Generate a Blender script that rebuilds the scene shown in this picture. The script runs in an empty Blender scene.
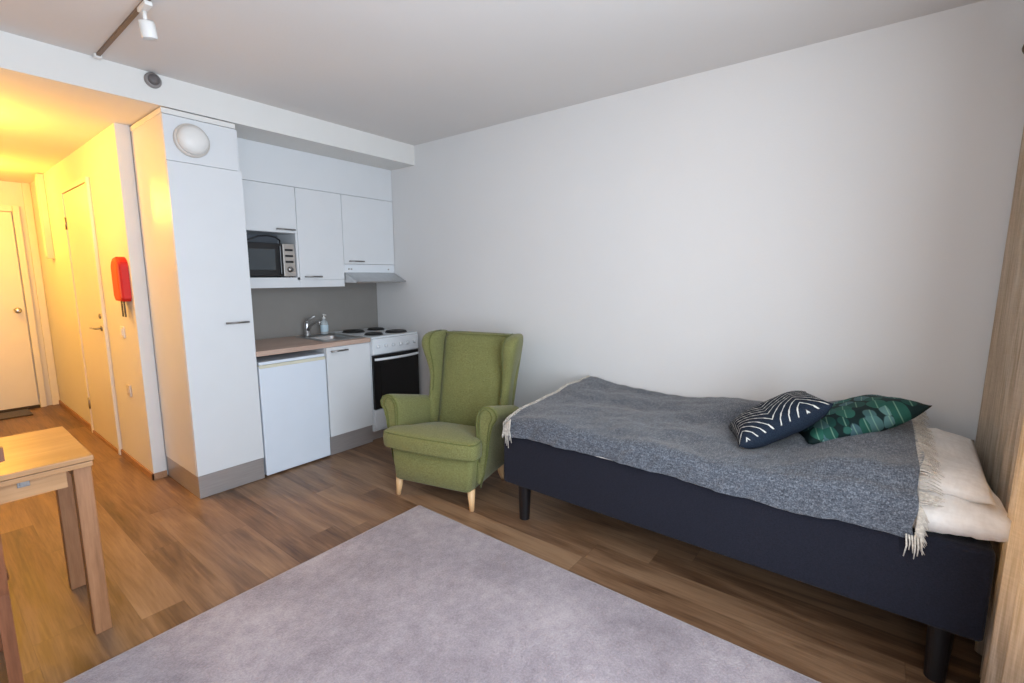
import bpy, bmesh, math, random
from mathutils import Vector, Matrix, noise
C = bpy.context.scene
COL = C.collection
PI = math.pi

# ------------------------------------------------------------------ camera
yaw, pitch, roll, F = 0.911, -0.140, -0.001, 468.44
fw = Vector((math.sin(yaw)*math.cos(pitch), math.cos(yaw)*math.cos(pitch), math.sin(pitch)))
r0 = Vector((math.cos(yaw), -math.sin(yaw), 0)); u0 = r0.cross(fw)
rt = math.cos(roll)*r0+math.sin(roll)*u0; up_ = -math.sin(roll)*r0+math.cos(roll)*u0
cd = bpy.data.cameras.new('camera'); cam = bpy.data.objects.new('camera', cd); COL.objects.link(cam)
cam.matrix_world = Matrix(((rt.x, up_.x, -fw.x, -2.850), (rt.y, up_.y, -fw.y, -3.285), (rt.z, up_.z, -fw.z, 1.409), (0, 0, 0, 1)))
cd.sensor_width = 36; cd.lens = 36*F/1024; cd.clip_start = 0.05
C.camera = cam

# ------------------------------------------------------------------ world, light, exposure
w = bpy.data.worlds.new('world'); C.world = w; w.use_nodes = True
bg = w.node_tree.nodes['Background']; bg.inputs[0].default_value = (0.62, 0.76, 1.0, 1); bg.inputs[1].default_value = 1.2
C.view_settings.view_transform = 'Standard'; C.view_settings.look = 'None'
C.view_settings.gamma = 1; C.view_settings.use_curve_mapping = False
C.view_settings.exposure = 0.0

def area(name, loc, rot, sx, sy, power, col):
    l = bpy.data.lights.new(name, 'AREA'); l.shape = 'RECTANGLE'; l.size = sx; l.size_y = sy
    l.energy = power; l.color = col
    o = bpy.data.objects.new(name, l); COL.objects.link(o); o.location = loc; o.rotation_euler = rot
    return o
WX0, WX1, WZ0, WZ1 = -3.30, -0.75, 0.45, 2.28      # window opening
# daylight entering through the window opening (just behind the glass)
area('daylight', ((WX0+WX1)/2, -3.845, (WZ0+WZ1)/2), (PI/2, 0, 0), WX1-WX0-.1, WZ1-WZ0-.1, 122, (0.78, 0.89, 1.0))
# unseen corridor lamp's bulb light; the nearer bulb is added to even the glow
LAMPS = ((-2.66, 0.95, 36), (-2.55, 2.75, 40))
for lx, ly, pw in LAMPS:
    pl = bpy.data.lights.new('corridor_bulb', 'POINT'); pl.energy = pw; pl.color = (1.0, 0.47, 0.045); pl.shadow_soft_size = 0.12
    po = bpy.data.objects.new('corridor_bulb', pl); COL.objects.link(po); po.location = (lx, ly, 2.15)

# ------------------------------------------------------------------ helpers
def srgb(r, g, b):
    f = lambda c: (c/255/12.92 if c/255 <= .04045 else ((c/255+.055)/1.055)**2.4)
    return (f(r), f(g), f(b), 1)

class G:
    """tiny expression helper over shader nodes"""
    def __init__(s, m): s.nt = m.node_tree
    def n(s, t, **k):
        x = s.nt.nodes.new(t)
        for a, b in k.items(): setattr(x, a, b)
        return x
    def put(s, sock, v):
        if isinstance(v, bpy.types.NodeSocket): s.nt.links.new(v, sock)
        elif v is not None: sock.default_value = v
    def m(s, op, a, b=None, c=None, clamp=False):
        x = s.n('ShaderNodeMath', operation=op, use_clamp=clamp); s.put(x.inputs[0], a)
        if b is not None: s.put(x.inputs[1], b)
        if c is not None: s.put(x.inputs[2], c)
        return x.outputs[0]
    def co(s, kind='Object'):
        return s.n('ShaderNodeTexCoord').outputs[kind]
    def xyz(s, v):
        x = s.n('ShaderNodeSeparateXYZ'); s.put(x.inputs[0], v); return x.outputs
    def vec(s, a, b, c):
        x = s.n('ShaderNodeCombineXYZ'); s.put(x.inputs[0], a); s.put(x.inputs[1], b); s.put(x.inputs[2], c); return x.outputs[0]
    def mapv(s, v, sc, rot=(0, 0, 0)):
        x = s.n('ShaderNodeMapping'); s.put(x.inputs[0], v); x.inputs['Scale'].default_value = sc; x.inputs['Rotation'].default_value = rot; return x.outputs[0]
    def noise(s, v, scale, detail=3, rough=.5, dist=0):
        x = s.n('ShaderNodeTexNoise'); s.put(x.inputs['Vector'], v); x.inputs['Scale'].default_value = scale
        x.inputs['Detail'].default_value = detail; x.inputs['Roughness'].default_value = rough; x.inputs['Distortion'].default_value = dist
        return x.outputs[0]
    def mix(s, f, a, b, mode='MIX'):
        x = s.n('ShaderNodeMix', data_type='RGBA', blend_type=mode); s.put(x.inputs[0], f); s.put(x.inputs[6], a); s.put(x.inputs[7], b); return x.outputs[2]
    def ramp(s, f, stops):
        x = s.n('ShaderNodeValToRGB'); s.put(x.inputs[0], f); e = x.color_ramp.elements
        while len(e) < len(stops): e.new(.5)
        for i, (p, c) in enumerate(stops): e[i].position = p; e[i].color = c
        return x.outputs[0]
    def rng(s, v, a, b, c=0, d=1):
        x = s.n('ShaderNodeMapRange'); s.put(x.inputs[0], v)
        for i, q in enumerate((a, b, c, d)): x.inputs[i+1].default_value = q
        return x.outputs[0]
    def bump(s, h, strength, dist=.01):
        x = s.n('ShaderNodeBump'); s.put(x.inputs['Height'], h); x.inputs['Strength'].default_value = strength; x.inputs['Distance'].default_value = dist
        return x.outputs[0]

def new_mat(name):
    m = bpy.data.materials.new(name); m.use_nodes = True
    return m, G(m), m.node_tree.nodes['Principled BSDF']

def plain(name, c, rough=.5, metal=0, var=.04, nscale=6, bump=0, bscale=200, spec=.5, coat=0, aniso=None):
    m, g, b = new_mat(name)
    v = g.co('Object')
    nz = g.noise(g.mapv(v, aniso or (1, 1, 1)), nscale, 3)
    dark = tuple(x*(1-var) for x in c[:3])+(1,); lite = tuple(min(1, x*(1+var)) for x in c[:3])+(1,)
    g.put(b.inputs['Base Color'], g.mix(g.rng(nz, .3, .7), dark, lite))
    b.inputs['Roughness'].default_value = rough; b.inputs['Metallic'].default_value = metal
    b.inputs['Specular IOR Level'].default_value = spec; b.inputs['Coat Weight'].default_value = coat
    if bump: g.put(b.inputs['Normal'], g.bump(g.noise(v, bscale, 2), bump, .002))
    return m

def fabric(name, c1, c2, scale=260, rough=.95, bump=.5, sheen=.2, mottle=None, mscale=4):
    m, g, b = new_mat(name); v = g.co('Object')
    a = g.noise(g.mapv(v, (1, .35, 1)), scale, 2, .6); c = g.noise(g.mapv(v, (.35, 1, .6)), scale, 2, .6)
    f = g.m('MULTIPLY_ADD', a, .5, g.m('MULTIPLY', c, .5))
    col = g.mix(g.rng(f, .38, .62), c1, c2)
    if mottle is not None:
        col = g.mix(g.rng(g.noise(v, mscale, 4, .6), .42, .62), col, g.mix(.5, col, mottle))
    g.put(b.inputs['Base Color'], col); b.inputs['Roughness'].default_value = rough
    b.inputs['Sheen Weight'].default_value = sheen; b.inputs['Specular IOR Level'].default_value = .2
    g.put(b.inputs['Normal'], g.bump(f, bump, .003))
    return m

def wood(name, dark, lite, axis='y', rough=.45, scale=7, spec=.4):
    m, g, b = new_mat(name); v = g.co('Object')
    sc = {'x': (.08, 1, 1), 'y': (1, .08, 1), 'z': (1, 1, .08)}[axis]
    mv = g.mapv(v, sc)
    n1 = g.noise(mv, scale, 4, .6, .8); n2 = g.noise(mv, scale*14, 3, .6)
    f = g.m('ADD', g.m('MULTIPLY', n1, .65), g.m('MULTIPLY', n2, .35))
    g.put(b.inputs['Base Color'], g.mix(g.rng(f, .38, .62), dark, lite))
    b.inputs['Roughness'].default_value = rough; b.inputs['Specular IOR Level'].default_value = spec
    g.put(b.inputs['Normal'], g.bump(n2, .15, .001))
    return m

M = {}
M['wall'] = plain('wall_paint', srgb(222, 221, 220), .85, var=.012, nscale=1.5, bump=.25, bscale=90, spec=.2)
M['ceiling'] = plain('ceiling_paint', srgb(224, 220, 217), .95, var=.015, nscale=1.2, bump=.2, bscale=70, spec=.1)
M['beam'] = plain('beam_paint', srgb(226, 224, 220), .8, var=.01, spec=.2)
M['white_lam'] = plain('white_laminate', srgb(220, 222, 224), .3, var=.01, spec=.4)
M['white_enamel'] = plain('white_enamel', srgb(222, 226, 230), .25, var=.01)
M['fridge_white'] = plain('fridge_white', srgb(220, 228, 238), .35, var=.01)
M['fridge_cream'] = plain('aged_cream_plastic', srgb(214, 210, 190), .45)
M['door_paint'] = plain('door_paint', srgb(226, 222, 212), .4, var=.01)
M['plinth'] = plain('brushed_plinth', srgb(168, 162, 160), .38, metal=.4, var=.06, nscale=20, aniso=(.3, .3, 6))
M['steel'] = plain('brushed_steel', srgb(190, 190, 190), .28, metal=1, var=.05, nscale=30)
M['handle'] = plain('satin_nickel', srgb(150, 148, 146), .32, metal=1)
M['splash'] = plain('grey_splashback', srgb(136, 132, 127), .5, var=.03)
M['worktop'] = wood('worktop_laminate', srgb(176, 148, 132), srgb(200, 174, 158), 'x', .4, 12)
M['black_glass'] = plain('black_glass', srgb(14, 14, 16), .08, var=0)
M['black'] = plain('black_plastic', srgb(22, 22, 24), .4)
M['black_iron'] = plain('cast_iron', srgb(24, 23, 23), .6)
M['mw_glass'] = plain('microwave_window', srgb(62, 68, 72), .15)
M['silver'] = plain('silver_plastic', srgb(178, 172, 166), .35, metal=.5)
M['niche'] = plain('niche_grey', srgb(110, 116, 124), .6)
M['table'] = wood('oak_veneer', srgb(166, 122, 80), srgb(194, 148, 104), 'x', .33, 6, .5)
M['table_leg'] = wood('oak_leg', srgb(134, 92, 62), srgb(162, 116, 82), 'z', .4, 10)
M['chair_wood'] = wood('stained_chair_wood', srgb(96, 56, 34), srgb(130, 80, 52), 'z', .4, 10)
M['chair_leg'] = wood('light_birch', srgb(216, 172, 122), srgb(236, 196, 148), 'z', .45, 10)
M['base_wood'] = wood('skirting_wood', srgb(150, 110, 80), srgb(176, 134, 100), 'y', .5, 8)
M['green'] = fabric('green_upholstery', srgb(108, 109, 63), srgb(134, 134, 86), 240, mottle=srgb(120, 121, 74), sheen=.15)
M['green_dark'] = fabric('green_piping', srgb(92, 96, 50), srgb(112, 116, 66), 240, sheen=.1)
M['navy'] = fabric('navy_bed_fabric', srgb(23, 24, 33), srgb(32, 33, 44), 300, bump=.3, sheen=.05)
M['sheet'] = fabric('white_bedding', srgb(226, 220, 214), srgb(238, 233, 228), 60, bump=.08, sheen=.1)
M['fringe'] = fabric('fringe_yarn', srgb(170, 162, 152), srgb(214, 206, 194), 120, bump=.2)
M['black_leg'] = plain('black_bed_leg', srgb(24, 23, 26), .35)
M['mat'] = fabric('dark_doormat', srgb(58, 50, 46), srgb(78, 68, 60), 90)
M['red'] = plain('red_fabric_pouch', srgb(206, 26, 20), .6, var=.08, nscale=12)
M['orange'] = plain('orange_binding', srgb(226, 78, 24), .6)
M['white_plastic'] = plain('white_plastic', srgb(226, 224, 220), .4)
M['cream_plastic'] = plain('cream_plastic', srgb(206, 198, 190), .35)
M['vent_grey'] = plain('detector_grey', srgb(140, 134, 132), .5, metal=.1)
M['vent_dark'] = plain('detector_dark', srgb(96, 90, 90), .5)
M['track'] = plain('track_brown_grey', srgb(120, 96, 74), .5)
M['rod'] = plain('curtain_rail_metal', srgb(110, 96, 78), .4, metal=.6)
M['dark_gap'] = plain('dark_rubber_seal', srgb(52, 40, 30), .7)  # dark colour painted for the shaded gap below a door

# heathered blanket
m, g, b = new_mat('grey_blue_throw'); v = g.co('Object')
a1 = g.noise(g.mapv(v, (1, 4, 3)), 48, 3, .75); a2 = g.noise(g.mapv(v, (4, 1, 3)), 48, 3, .75); a3 = g.noise(v, 210, 2, .6)
f = g.m('ADD', g.m('MULTIPLY', a1, .36), g.m('ADD', g.m('MULTIPLY', a2, .36), g.m('MULTIPLY', a3, .28)))
g.put(b.inputs['Base Color'], g.ramp(f, [(.38, srgb(48, 51, 58)), (.5, srgb(82, 86, 94)), (.62, srgb(126, 130, 137))]))
b.inputs['Roughness'].default_value = 1; b.inputs['Specular IOR Level'].default_value = .1; b.inputs['Sheen Weight'].default_value = .25
g.put(b.inputs['Normal'], g.bump(f, .7, .004)); M['throw'] = m

# vinyl / laminate plank floor, boards run along Y
m, g, b = new_mat('oak_plank_floor'); v = g.co('Object'); X, Y, Z = g.xyz(v)
row = g.m('FLOOR', g.m('DIVIDE', X, .150)); wn = g.n('ShaderNodeTexWhiteNoise', noise_dimensions='1D'); g.put(wn.inputs['W'], row)
yy = g.m('ADD', g.m('DIVIDE', Y, 1.25), g.m('MULTIPLY', wn.outputs[0], 7.3)); pid = g.m('FLOOR', yy)
wn2 = g.n('ShaderNodeTexWhiteNoise', noise_dimensions='2D'); g.put(wn2.inputs['Vector'], g.vec(row, pid, 0)); pr = wn2.outputs[0]
off = g.vec(g.m('ADD', X, g.m('MULTIPLY', pr, 13)), g.m('ADD', Y, g.m('MULTIPLY', pr, 7)), 0)
big = g.noise(g.mapv(off, (1, .11, 1)), 10, 4, .58, 1.0); fine = g.noise(g.mapv(off, (1, .04, 1)), 95, 3, .6); patch = g.noise(g.mapv(off, (1, .5, 1)), 2.6, 2)
fx = g.m('FRACT', g.m('DIVIDE', X, .150)); fy = g.m('FRACT', yy)
seam = g.m('MAXIMUM', g.rng(g.m('ABSOLUTE', g.m('SUBTRACT', fx, .5)), .490, .499), g.rng(g.m('ABSOLUTE', g.m('SUBTRACT', fy, .5)), .4975, .4995))
t = g.m('ADD', g.m('MULTIPLY', big, .50), g.m('ADD', g.m('MULTIPLY', fine, .22), g.m('ADD', g.m('MULTIPLY', pr, .13), g.m('MULTIPLY', patch, .15))))
colr = g.ramp(t, [(.36, srgb(80, 56, 39)), (.45, srgb(110, 82, 60)), (.53, srgb(133, 103, 78)), (.64, srgb(152, 122, 94))])
g.put(b.inputs['Base Color'], g.mix(g.m('MULTIPLY', seam, .28), colr, srgb(70, 50, 36)))
g.put(b.inputs['Roughness'], g.rng(big, .3, .7, .36, .48)); b.inputs['Specular IOR Level'].default_value = .45
g.put(b.inputs['Normal'], g.bump(g.m('SUBTRACT', g.m('MULTIPLY', fine, .3), seam), .12, .002)); M['floor'] = m

# rug
m, g, b = new_mat('pale_grey_rug_pile'); v = g.co('Object')
n1 = g.noise(v, 2.4, 3, .6); n2 = g.noise(v, 130, 2, .7); n3 = g.noise(v, 22, 3, .6)
f = g.m('ADD', g.m('MULTIPLY', n1, .42), g.m('ADD', g.m('MULTIPLY', n2, .33), g.m('MULTIPLY', n3, .25)))
g.put(b.inputs['Base Color'], g.ramp(f, [(.36, srgb(130, 120, 126)), (.5, srgb(154, 144, 150)), (.64, srgb(178, 168, 172))]))
b.inputs['Roughness'].default_value = 1; b.inputs['Specular IOR Level'].default_value = .05; b.inputs['Sheen Weight'].default_value = .3
g.put(b.inputs['Normal'], g.bump(n2, .8, .006)); M['rug'] = m

# curtain: slubby vertical weave
m, g, b = new_mat('beige_curtain_weave'); v = g.co('Object')
n1 = g.noise(g.mapv(v, (1, 1, .03)), 160, 3, .6); n2 = g.noise(g.mapv(v, (.1, .1, 1)), 240, 2, .6)
f = g.m('ADD', g.m('MULTIPLY', n1, .82), g.m('MULTIPLY', n2, .18))
g.put(b.inputs['Base Color'], g.ramp(f, [(.36, srgb(176, 160, 138)), (.5, srgb(204, 188, 167)), (.64, srgb(226, 212, 193))]))
b.inputs['Roughness'].default_value = .95; b.inputs['Specular IOR Level'].default_value = .1
g.put(b.inputs['Normal'], g.bump(f, .5, .003)); M['curtain'] = m
tl = g.n('ShaderNodeBsdfTranslucent'); tl.inputs[0].default_value = srgb(222, 192, 152); mx = g.n('ShaderNodeMixShader'); mx.inputs[0].default_value = .32
g.nt.links.new(b.outputs[0], mx.inputs[1]); g.nt.links.new(tl.outputs[0], mx.inputs[2]); g.nt.links.new(mx.outputs[0], g.nt.nodes['Material Output'].inputs[0])

# cushion with stitched white chevrons (pattern on its upper face only); object coords: face in XY
m, g, b = new_mat('navy_cushion_white_stitch'); v = g.co('Object'); X, Y, Z = g.xyz(v)
rowf = g.m('FLOOR', g.m('DIVIDE', X, .25)); 
tri = g.m('ABSOLUTE', g.m('SUBTRACT', g.m('FRACT', g.m('ADD', g.m('DIVIDE', X, .25), .1)), .5))
q = g.m('DIVIDE', g.m('ADD', Y, g.m('MULTIPLY', tri, .28)), .040)
ln = g.m('ABSOLUTE', g.m('SUBTRACT', g.m('FRACT', q), .5))
line = g.rng(ln, .045, .08, 1, 0)
bead = g.m('MULTIPLY', g.rng(g.m('ABSOLUTE', g.m('SUBTRACT', g.m('FRACT', g.m('DIVIDE', X, .030)), .5)), .12, .18, 1, 0), g.rng(ln, .08, .13, 1, 0))
ed = g.m('MAXIMUM', g.m('ABSOLUTE', X), g.m('ABSOLUTE', Y))
pat = g.m('MULTIPLY', g.m('MAXIMUM', line, bead), g.rng(Z, .002, .006))
nn = g.noise(v, 300, 2)
base = g.mix(g.rng(nn, .4, .6), srgb(25, 33, 46), srgb(36, 46, 60))
g.put(b.inputs['Base Color'], g.mix(pat, base, srgb(214, 214, 208)))
b.inputs['Roughness'].default_value = .9; b.inputs['Specular IOR Level'].default_value = .15
g.put(b.inputs['Normal'], g.bump(g.m('ADD', pat, g.m('MULTIPLY', nn, .3)), .6, .004)); M['cush_navy'] = m

# cushion with teal leaves
m, g, b = new_mat('green_leaf_cushion'); v = g.co('Object'); X, Y, Z = g.xyz(v)
vo = g.n('ShaderNodeTexVoronoi', distance='EUCLIDEAN'); mv = g.mapv(v, (1.25, .8, .4), (0, 0, .5)); g.put(vo.inputs['Vector'], mv); vo.inputs['Scale'].default_value = 15; vo.inputs['Randomness'].default_value = .75
leaf = g.rng(vo.outputs['Distance'], .56, .60, 1, 0)
cr, cg_, cb = g.xyz(vo.outputs['Color'])
lc = g.ramp(cr, [(.1, srgb(26, 66, 60)), (.35, srgb(40, 92, 78)), (.55, srgb(58, 84, 94)), (.8, srgb(86, 122, 118)), (1, srgb(28, 58, 66))])
sx_, sy_, sz_ = g.xyz(g.n('ShaderNodeVectorMath', operation='SUBTRACT').outputs[0])
vm = [n for n in g.nt.nodes if n.type == 'VECT_MATH'][-1]; g.put(vm.inputs[0], g.mapv(mv, (15, 15, 15))); g.put(vm.inputs[1], g.mapv(vo.outputs['Position'], (15, 15, 15)))
vein = g.m('MULTIPLY', g.rng(g.m('ABSOLUTE', g.xyz(vm.outputs[0])[0]), .02, .05, 1, 0), leaf)
col = g.mix(leaf, srgb(16, 34, 34), lc); col = g.mix(g.m('MULTIPLY', vein, .35), col, srgb(150, 186, 160))
g.put(b.inputs['Base Color'], col); b.inputs['Roughness'].default_value = .8; b.inputs['Specular IOR Level'].default_value = .2; M['cush_green'] = m

# clear things
m, g, b = new_mat('window_glass'); nt = g.nt
tr = g.n('ShaderNodeBsdfTransparent'); gl = g.n('ShaderNodeBsdfGlossy'); gl.inputs['Roughness'].default_value = .02
fr = g.n('ShaderNodeFresnel'); mx = g.n('ShaderNodeMixShader'); g.put(mx.inputs[0], fr.outputs[0]); nt.links.new(tr.outputs[0], mx.inputs[1]); nt.links.new(gl.outputs[0], mx.inputs[2])
nt.links.new(mx.outputs[0], nt.nodes['Material Output'].inputs[0]); M['glass'] = m
m, g, b = new_mat('soap_bottle_plastic'); b.inputs['Base Color'].default_value = srgb(226, 234, 236); b.inputs['Roughness'].default_value = .15
b.inputs['Transmission Weight'].default_value = .55; M['bottle'] = m
M['label_blue'] = plain('bottle_label', srgb(186, 206, 216), .5)
m, g, b = new_mat('lamp_glass_lit'); b.inputs['Base Color'].default_value = (1, .9, .7, 1); b.inputs['Emission Color'].default_value = (1, .62, .2, 1); b.inputs['Emission Strength'].default_value = 6; M['lamp'] = m

# ---- object helpers
def link(name, bm, mat, parent=None, smooth=False, wn=False):
    me = bpy.data.meshes.new(name); bmesh.ops.recalc_face_normals(bm, faces=bm.faces); bm.to_mesh(me); bm.free()
    o = bpy.data.objects.new(name, me); COL.objects.link(o)
    me.materials.append(M[mat] if isinstance(mat, str) else mat)
    if smooth:
        for p in me.polygons: p.use_smooth = True
    if parent: o.parent = parent
    return o
def empty(name, loc=(0, 0, 0), rz=0):
    o = bpy.data.objects.new(name, None); COL.objects.link(o); o.location = loc; o.rotation_euler = (0, 0, rz); o.empty_display_size = .1
    return o
def tag(o, label, cat, group=None, kind=None):
    o['label'] = label; o['category'] = cat
    if group: o['group'] = group
    if kind: o['kind'] = kind
    return o
def structure(o): o['kind'] = 'structure'; return o
def bx(bm, x0, x1, y0, y1, z0, z1, bev=0, seg=2):
    t = bmesh.new(); bmesh.ops.create_cube(t, size=1)
    for v in t.verts: v.co = Vector(((x0+x1)/2+v.co.x*(x1-x0), (y0+y1)/2+v.co.y*(y1-y0), (z0+z1)/2+v.co.z*(z1-z0)))
    if bev: bmesh.ops.bevel(t, geom=t.edges[:], offset=bev, segments=seg, affect='EDGES', profile=.5)
    join(bm, t)
def join(bm, t, mx=None):
    if mx is not None: bmesh.ops.transform(t, matrix=mx, verts=t.verts)
    mp = [bm.verts.new(v.co) for v in t.verts]; t.verts.index_update()
    for f in t.faces:
        try: bm.faces.new([mp[v.index] for v in f.verts])
        except ValueError: pass
    t.free()
def box(name, mat, x0, x1, y0, y1, z0, z1, parent=None, bev=0, seg=2):
    b = bmesh.new(); bx(b, x0, x1, y0, y1, z0, z1, bev, seg); return link(name, b, mat, parent)
def loft(bm, rings, caps=True, closed=True):
    R = [[bm.verts.new(p) for p in r] for r in rings]; n = len(R[0])
    for a, c in zip(R, R[1:]):
        for i in range(n if closed else n-1): bm.faces.new((a[i], a[(i+1) % n], c[(i+1) % n], c[i]))
    if caps: bm.faces.new(R[0][::-1]); bm.faces.new(R[-1])
def tube(bm, pts, r, n=10, caps=True):
    pts = [Vector(p) for p in pts]; rings = []; rr = r if isinstance(r, (list, tuple)) else [r]*len(pts)
    prev = None
    for i, p in enumerate(pts):
        d = (pts[min(i+1, len(pts)-1)]-pts[max(i-1, 0)]).normalized()
        a = prev if prev is not None else (Vector((0, 0, 1)) if abs(d.z) < .9 else Vector((1, 0, 0)))
        s = d.cross(a).normalized(); t = s.cross(d).normalized(); prev = t
        rings.append([p+(s*math.cos(2*PI*k/n)+t*math.sin(2*PI*k/n))*rr[i] for k in range(n)])
    loft(bm, rings, caps)
def lathe(bm, prof, cx=0, cy=0, n=28, axis='z', c=0):
    rings = []
    for r, h in prof:
        ring = []
        for k in range(n):
            a = 2*PI*k/n
            if axis == 'z': ring.append((cx+r*math.cos(a), cy+r*math.sin(a), c+h))
            elif axis == 'y': ring.append((cx+r*math.cos(a), c+h, cy+r*math.sin(a)))
            else: ring.append((c+h, cx+r*math.cos(a), cy+r*math.sin(a)))
        rings.append(ring)
    loft(bm, rings)
def bar_handle(parent, x0, x1, y, z, r=.006, out=.028):
    b = bmesh.new(); tube(b, [(x0, y-out, z), (x1, y-out, z)], r, 10)
    for x in (x0+.012, x1-.012): tube(b, [(x, y+.001, z), (x, y-out, z)], r*.8, 8)
    return link('handle', b, 'handle', parent, True)

# ================================================================== SETTING
H, ZB = 2.526, 2.362
XW = -1.928; YE = 3.81; XL = -3.42; YWIN = -3.80
s = lambda *a, **k: structure(box(*a, **k))
s('floor', 'floor', XL-.1, .1, YWIN-.1, YE+.1, -.1, 0)
s('ceiling', 'ceiling', XL-.1, .1, YWIN-.1, 0, H, H+.1)
s('ceiling_lowered', 'beam', XL-.1, .1, 0, YE+.1, ZB, H+.1)
s('wall_right', 'wall', 0, .1, YWIN-.1, .717, 0, H)
s('wall_left', 'wall', XL-.1, XL, YWIN-.1, 0, 0, H)
s('wall_kitchen_back', 'wall', -1.85, 0, .617, .717, 0, ZB)
s('wall_corridor_right', 'wall', XW, -1.851, .593, YE, 0, ZB)
s('wall_corridor_left', 'wall', -3.2, -3.1, .05, YE, 0, ZB)
s('wall_front_left', 'wall', XL-.1, -3.1, 0, .1, 0, ZB)
s('wall_corridor_end', 'wall', -3.2, -1.85, YE, YE+.1, 0, ZB)
b = bmesh.new()
bx(b, XL, 0, YWIN-.12, YWIN, 0, WZ0); bx(b, XL, 0, YWIN-.12, YWIN, WZ1, H); bx(b, XL, WX0, YWIN-.12, YWIN, WZ0, WZ1); bx(b, WX1, 0, YWIN-.12, YWIN, WZ0, WZ1)
structure(link('wall_window', b, 'wall'))
wn_ = structure(empty('window_1', ((WX0+WX1)/2, YWIN-.06, WZ0)))
def child_of(o, p):
    o.parent = p; o.matrix_parent_inverse = Matrix.Translation(-p.location) if p.rotation_euler.z == 0 else (Matrix.Translation(p.location) @ Matrix.Rotation(p.rotation_euler.z, 4, 'Z')).inverted(); return o
b = bmesh.new(); xm = (WX0+WX1)/2; fy0, fy1 = YWIN-.115, YWIN-.065
bx(b, WX0, WX1, fy0, fy1, WZ0, WZ0+.05); bx(b, WX0, WX1, fy0, fy1, WZ1-.05, WZ1)
for x in (WX0, xm-.03, WX1-.05): bx(b, x, x+.05, fy0, fy1, WZ0, WZ1)
child_of(link('window_frame', b, 'white_lam'), wn_)
child_of(box('pane', 'glass', WX0+.02, WX1-.02, YWIN-.095, YWIN-.09, WZ0+.02, WZ1-.02), wn_)
child_of(box('window_sill', 'white_lam', WX0-.03, WX1+.03, YWIN-.05, YWIN+.05, WZ0-.025, WZ0, bev=.004), wn_)

# skirting boards
s('baseboard_corridor', 'base_wood', XW-.012, XW, .581, 1.36, 0, .045, bev=.002)
s('baseboard_corridor_far', 'base_wood', XW-.012, XW, 2.28, YE-.02, 0, .045, bev=.002)
s('baseboard_wall_end', 'base_wood', XW-.012, -1.853, .581, .593, 0, .045, bev=.002)
s('baseboard_right', 'base_wood', -.012, 0, YWIN, -.03, 0, .045, bev=.002)
s('baseboard_left', 'base_wood', XL, XL+.012, YWIN, 0, 0, .045, bev=.002)
s('baseboard_window', 'base_wood', XL, 0, YWIN, YWIN+.012, 0, .045, bev=.002)

# end door (door_1)
d1 = structure(empty('door_1', (-2.55, YE, 0)))
child_of(box('door_panel', 'door_paint', -2.98, -2.095, YE-.03, YE-.002, .03, 2.055, bev=.004), d1)
b = bmesh.new(); bx(b, -2.085, -2.035, YE-.045, YE-.001, 0, 2.12, .004); bx(b, -3.04, -2.99, YE-.045, YE-.001, 0, 2.12, .004); bx(b, -2.988, -2.087, YE-.045, YE-.001, 2.06, 2.12, .004)
child_of(link('door_frame', b, 'door_paint'), d1)
child_of(box('threshold', 'dark_gap', -2.985, -2.09, YE-.06, YE-.001, 0, .026), d1)  # solid dark strip standing in for the shade under the end door
b = bmesh.new(); lathe(b, [(.026, 0), (.026, -.008), (.011, -.012), (.011, -.045), (.026, -.052), (.03, -.066), (.024, -.08), (.008, -.083)], -2.155, 1.055, 20, 'y', YE-.03)
child_of(link('door_knob', b, 'steel', smooth=True), d1)
s('trim_1', 'door_paint', -1.99, XW-.002, YE-.03, YE, 0, ZB, bev=.003)   # boxed pipe in the corner

# corridor side door (door_2)
d2 = structure(empty('door_2', (XW, 1.82, 0)))
child_of(box('door_panel', 'door_paint', XW-.014, XW-.001, 1.40, 2.21, .03, 2.09, bev=.002), d2)
b = bmesh.new(); bx(b, XW-.022, XW-.001, 1.355, 1.393, 0, 2.13, .003); bx(b, XW-.022, XW-.001, 2.217, 2.255, 0, 2.13, .003); bx(b, XW-.022, XW-.001, 1.395, 2.215, 2.097, 2.13, .003)
child_of(link('door_frame', b, 'door_paint'), d2)
b = bmesh.new(); tube(b, [(XW-.012, 1.46, 1.005), (XW-.05, 1.46, 1.005), (XW-.055, 1.475, 1.005), (XW-.055, 1.60, 1.003)], .008)
lathe(b, [(.022, 0), (.022, -.008), (.01, -.01)], 1.46, 1.005, 18, 'x', XW-.012)
child_of(link('door_handle', b, 'handle', smooth=True), d2)
b = bmesh.new(); lathe(b, [(.02, 0), (.02, -.009), (.006, -.012)], 1.46, 1.10, 18, 'x', XW-.013); child_of(link('lock_rosette', b, 'handle', smooth=True), d2)
for z in (.28, 1.85):
    b = bmesh.new(); tube(b, [(XW-.018, 2.216, z-.05), (XW-.018, 2.216, z+.05)], .009); child_of(link('hinge', b, 'handle', smooth=True), d2)
child_of(box('threshold', 'base_wood', XW-.02, XW, 1.39, 2.22, 0, .025, bev=.002), d2)

# ================================================================== KITCHEN
X0, X1, XF, XS = -1.848, -1.445, -.932, -.536
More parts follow.
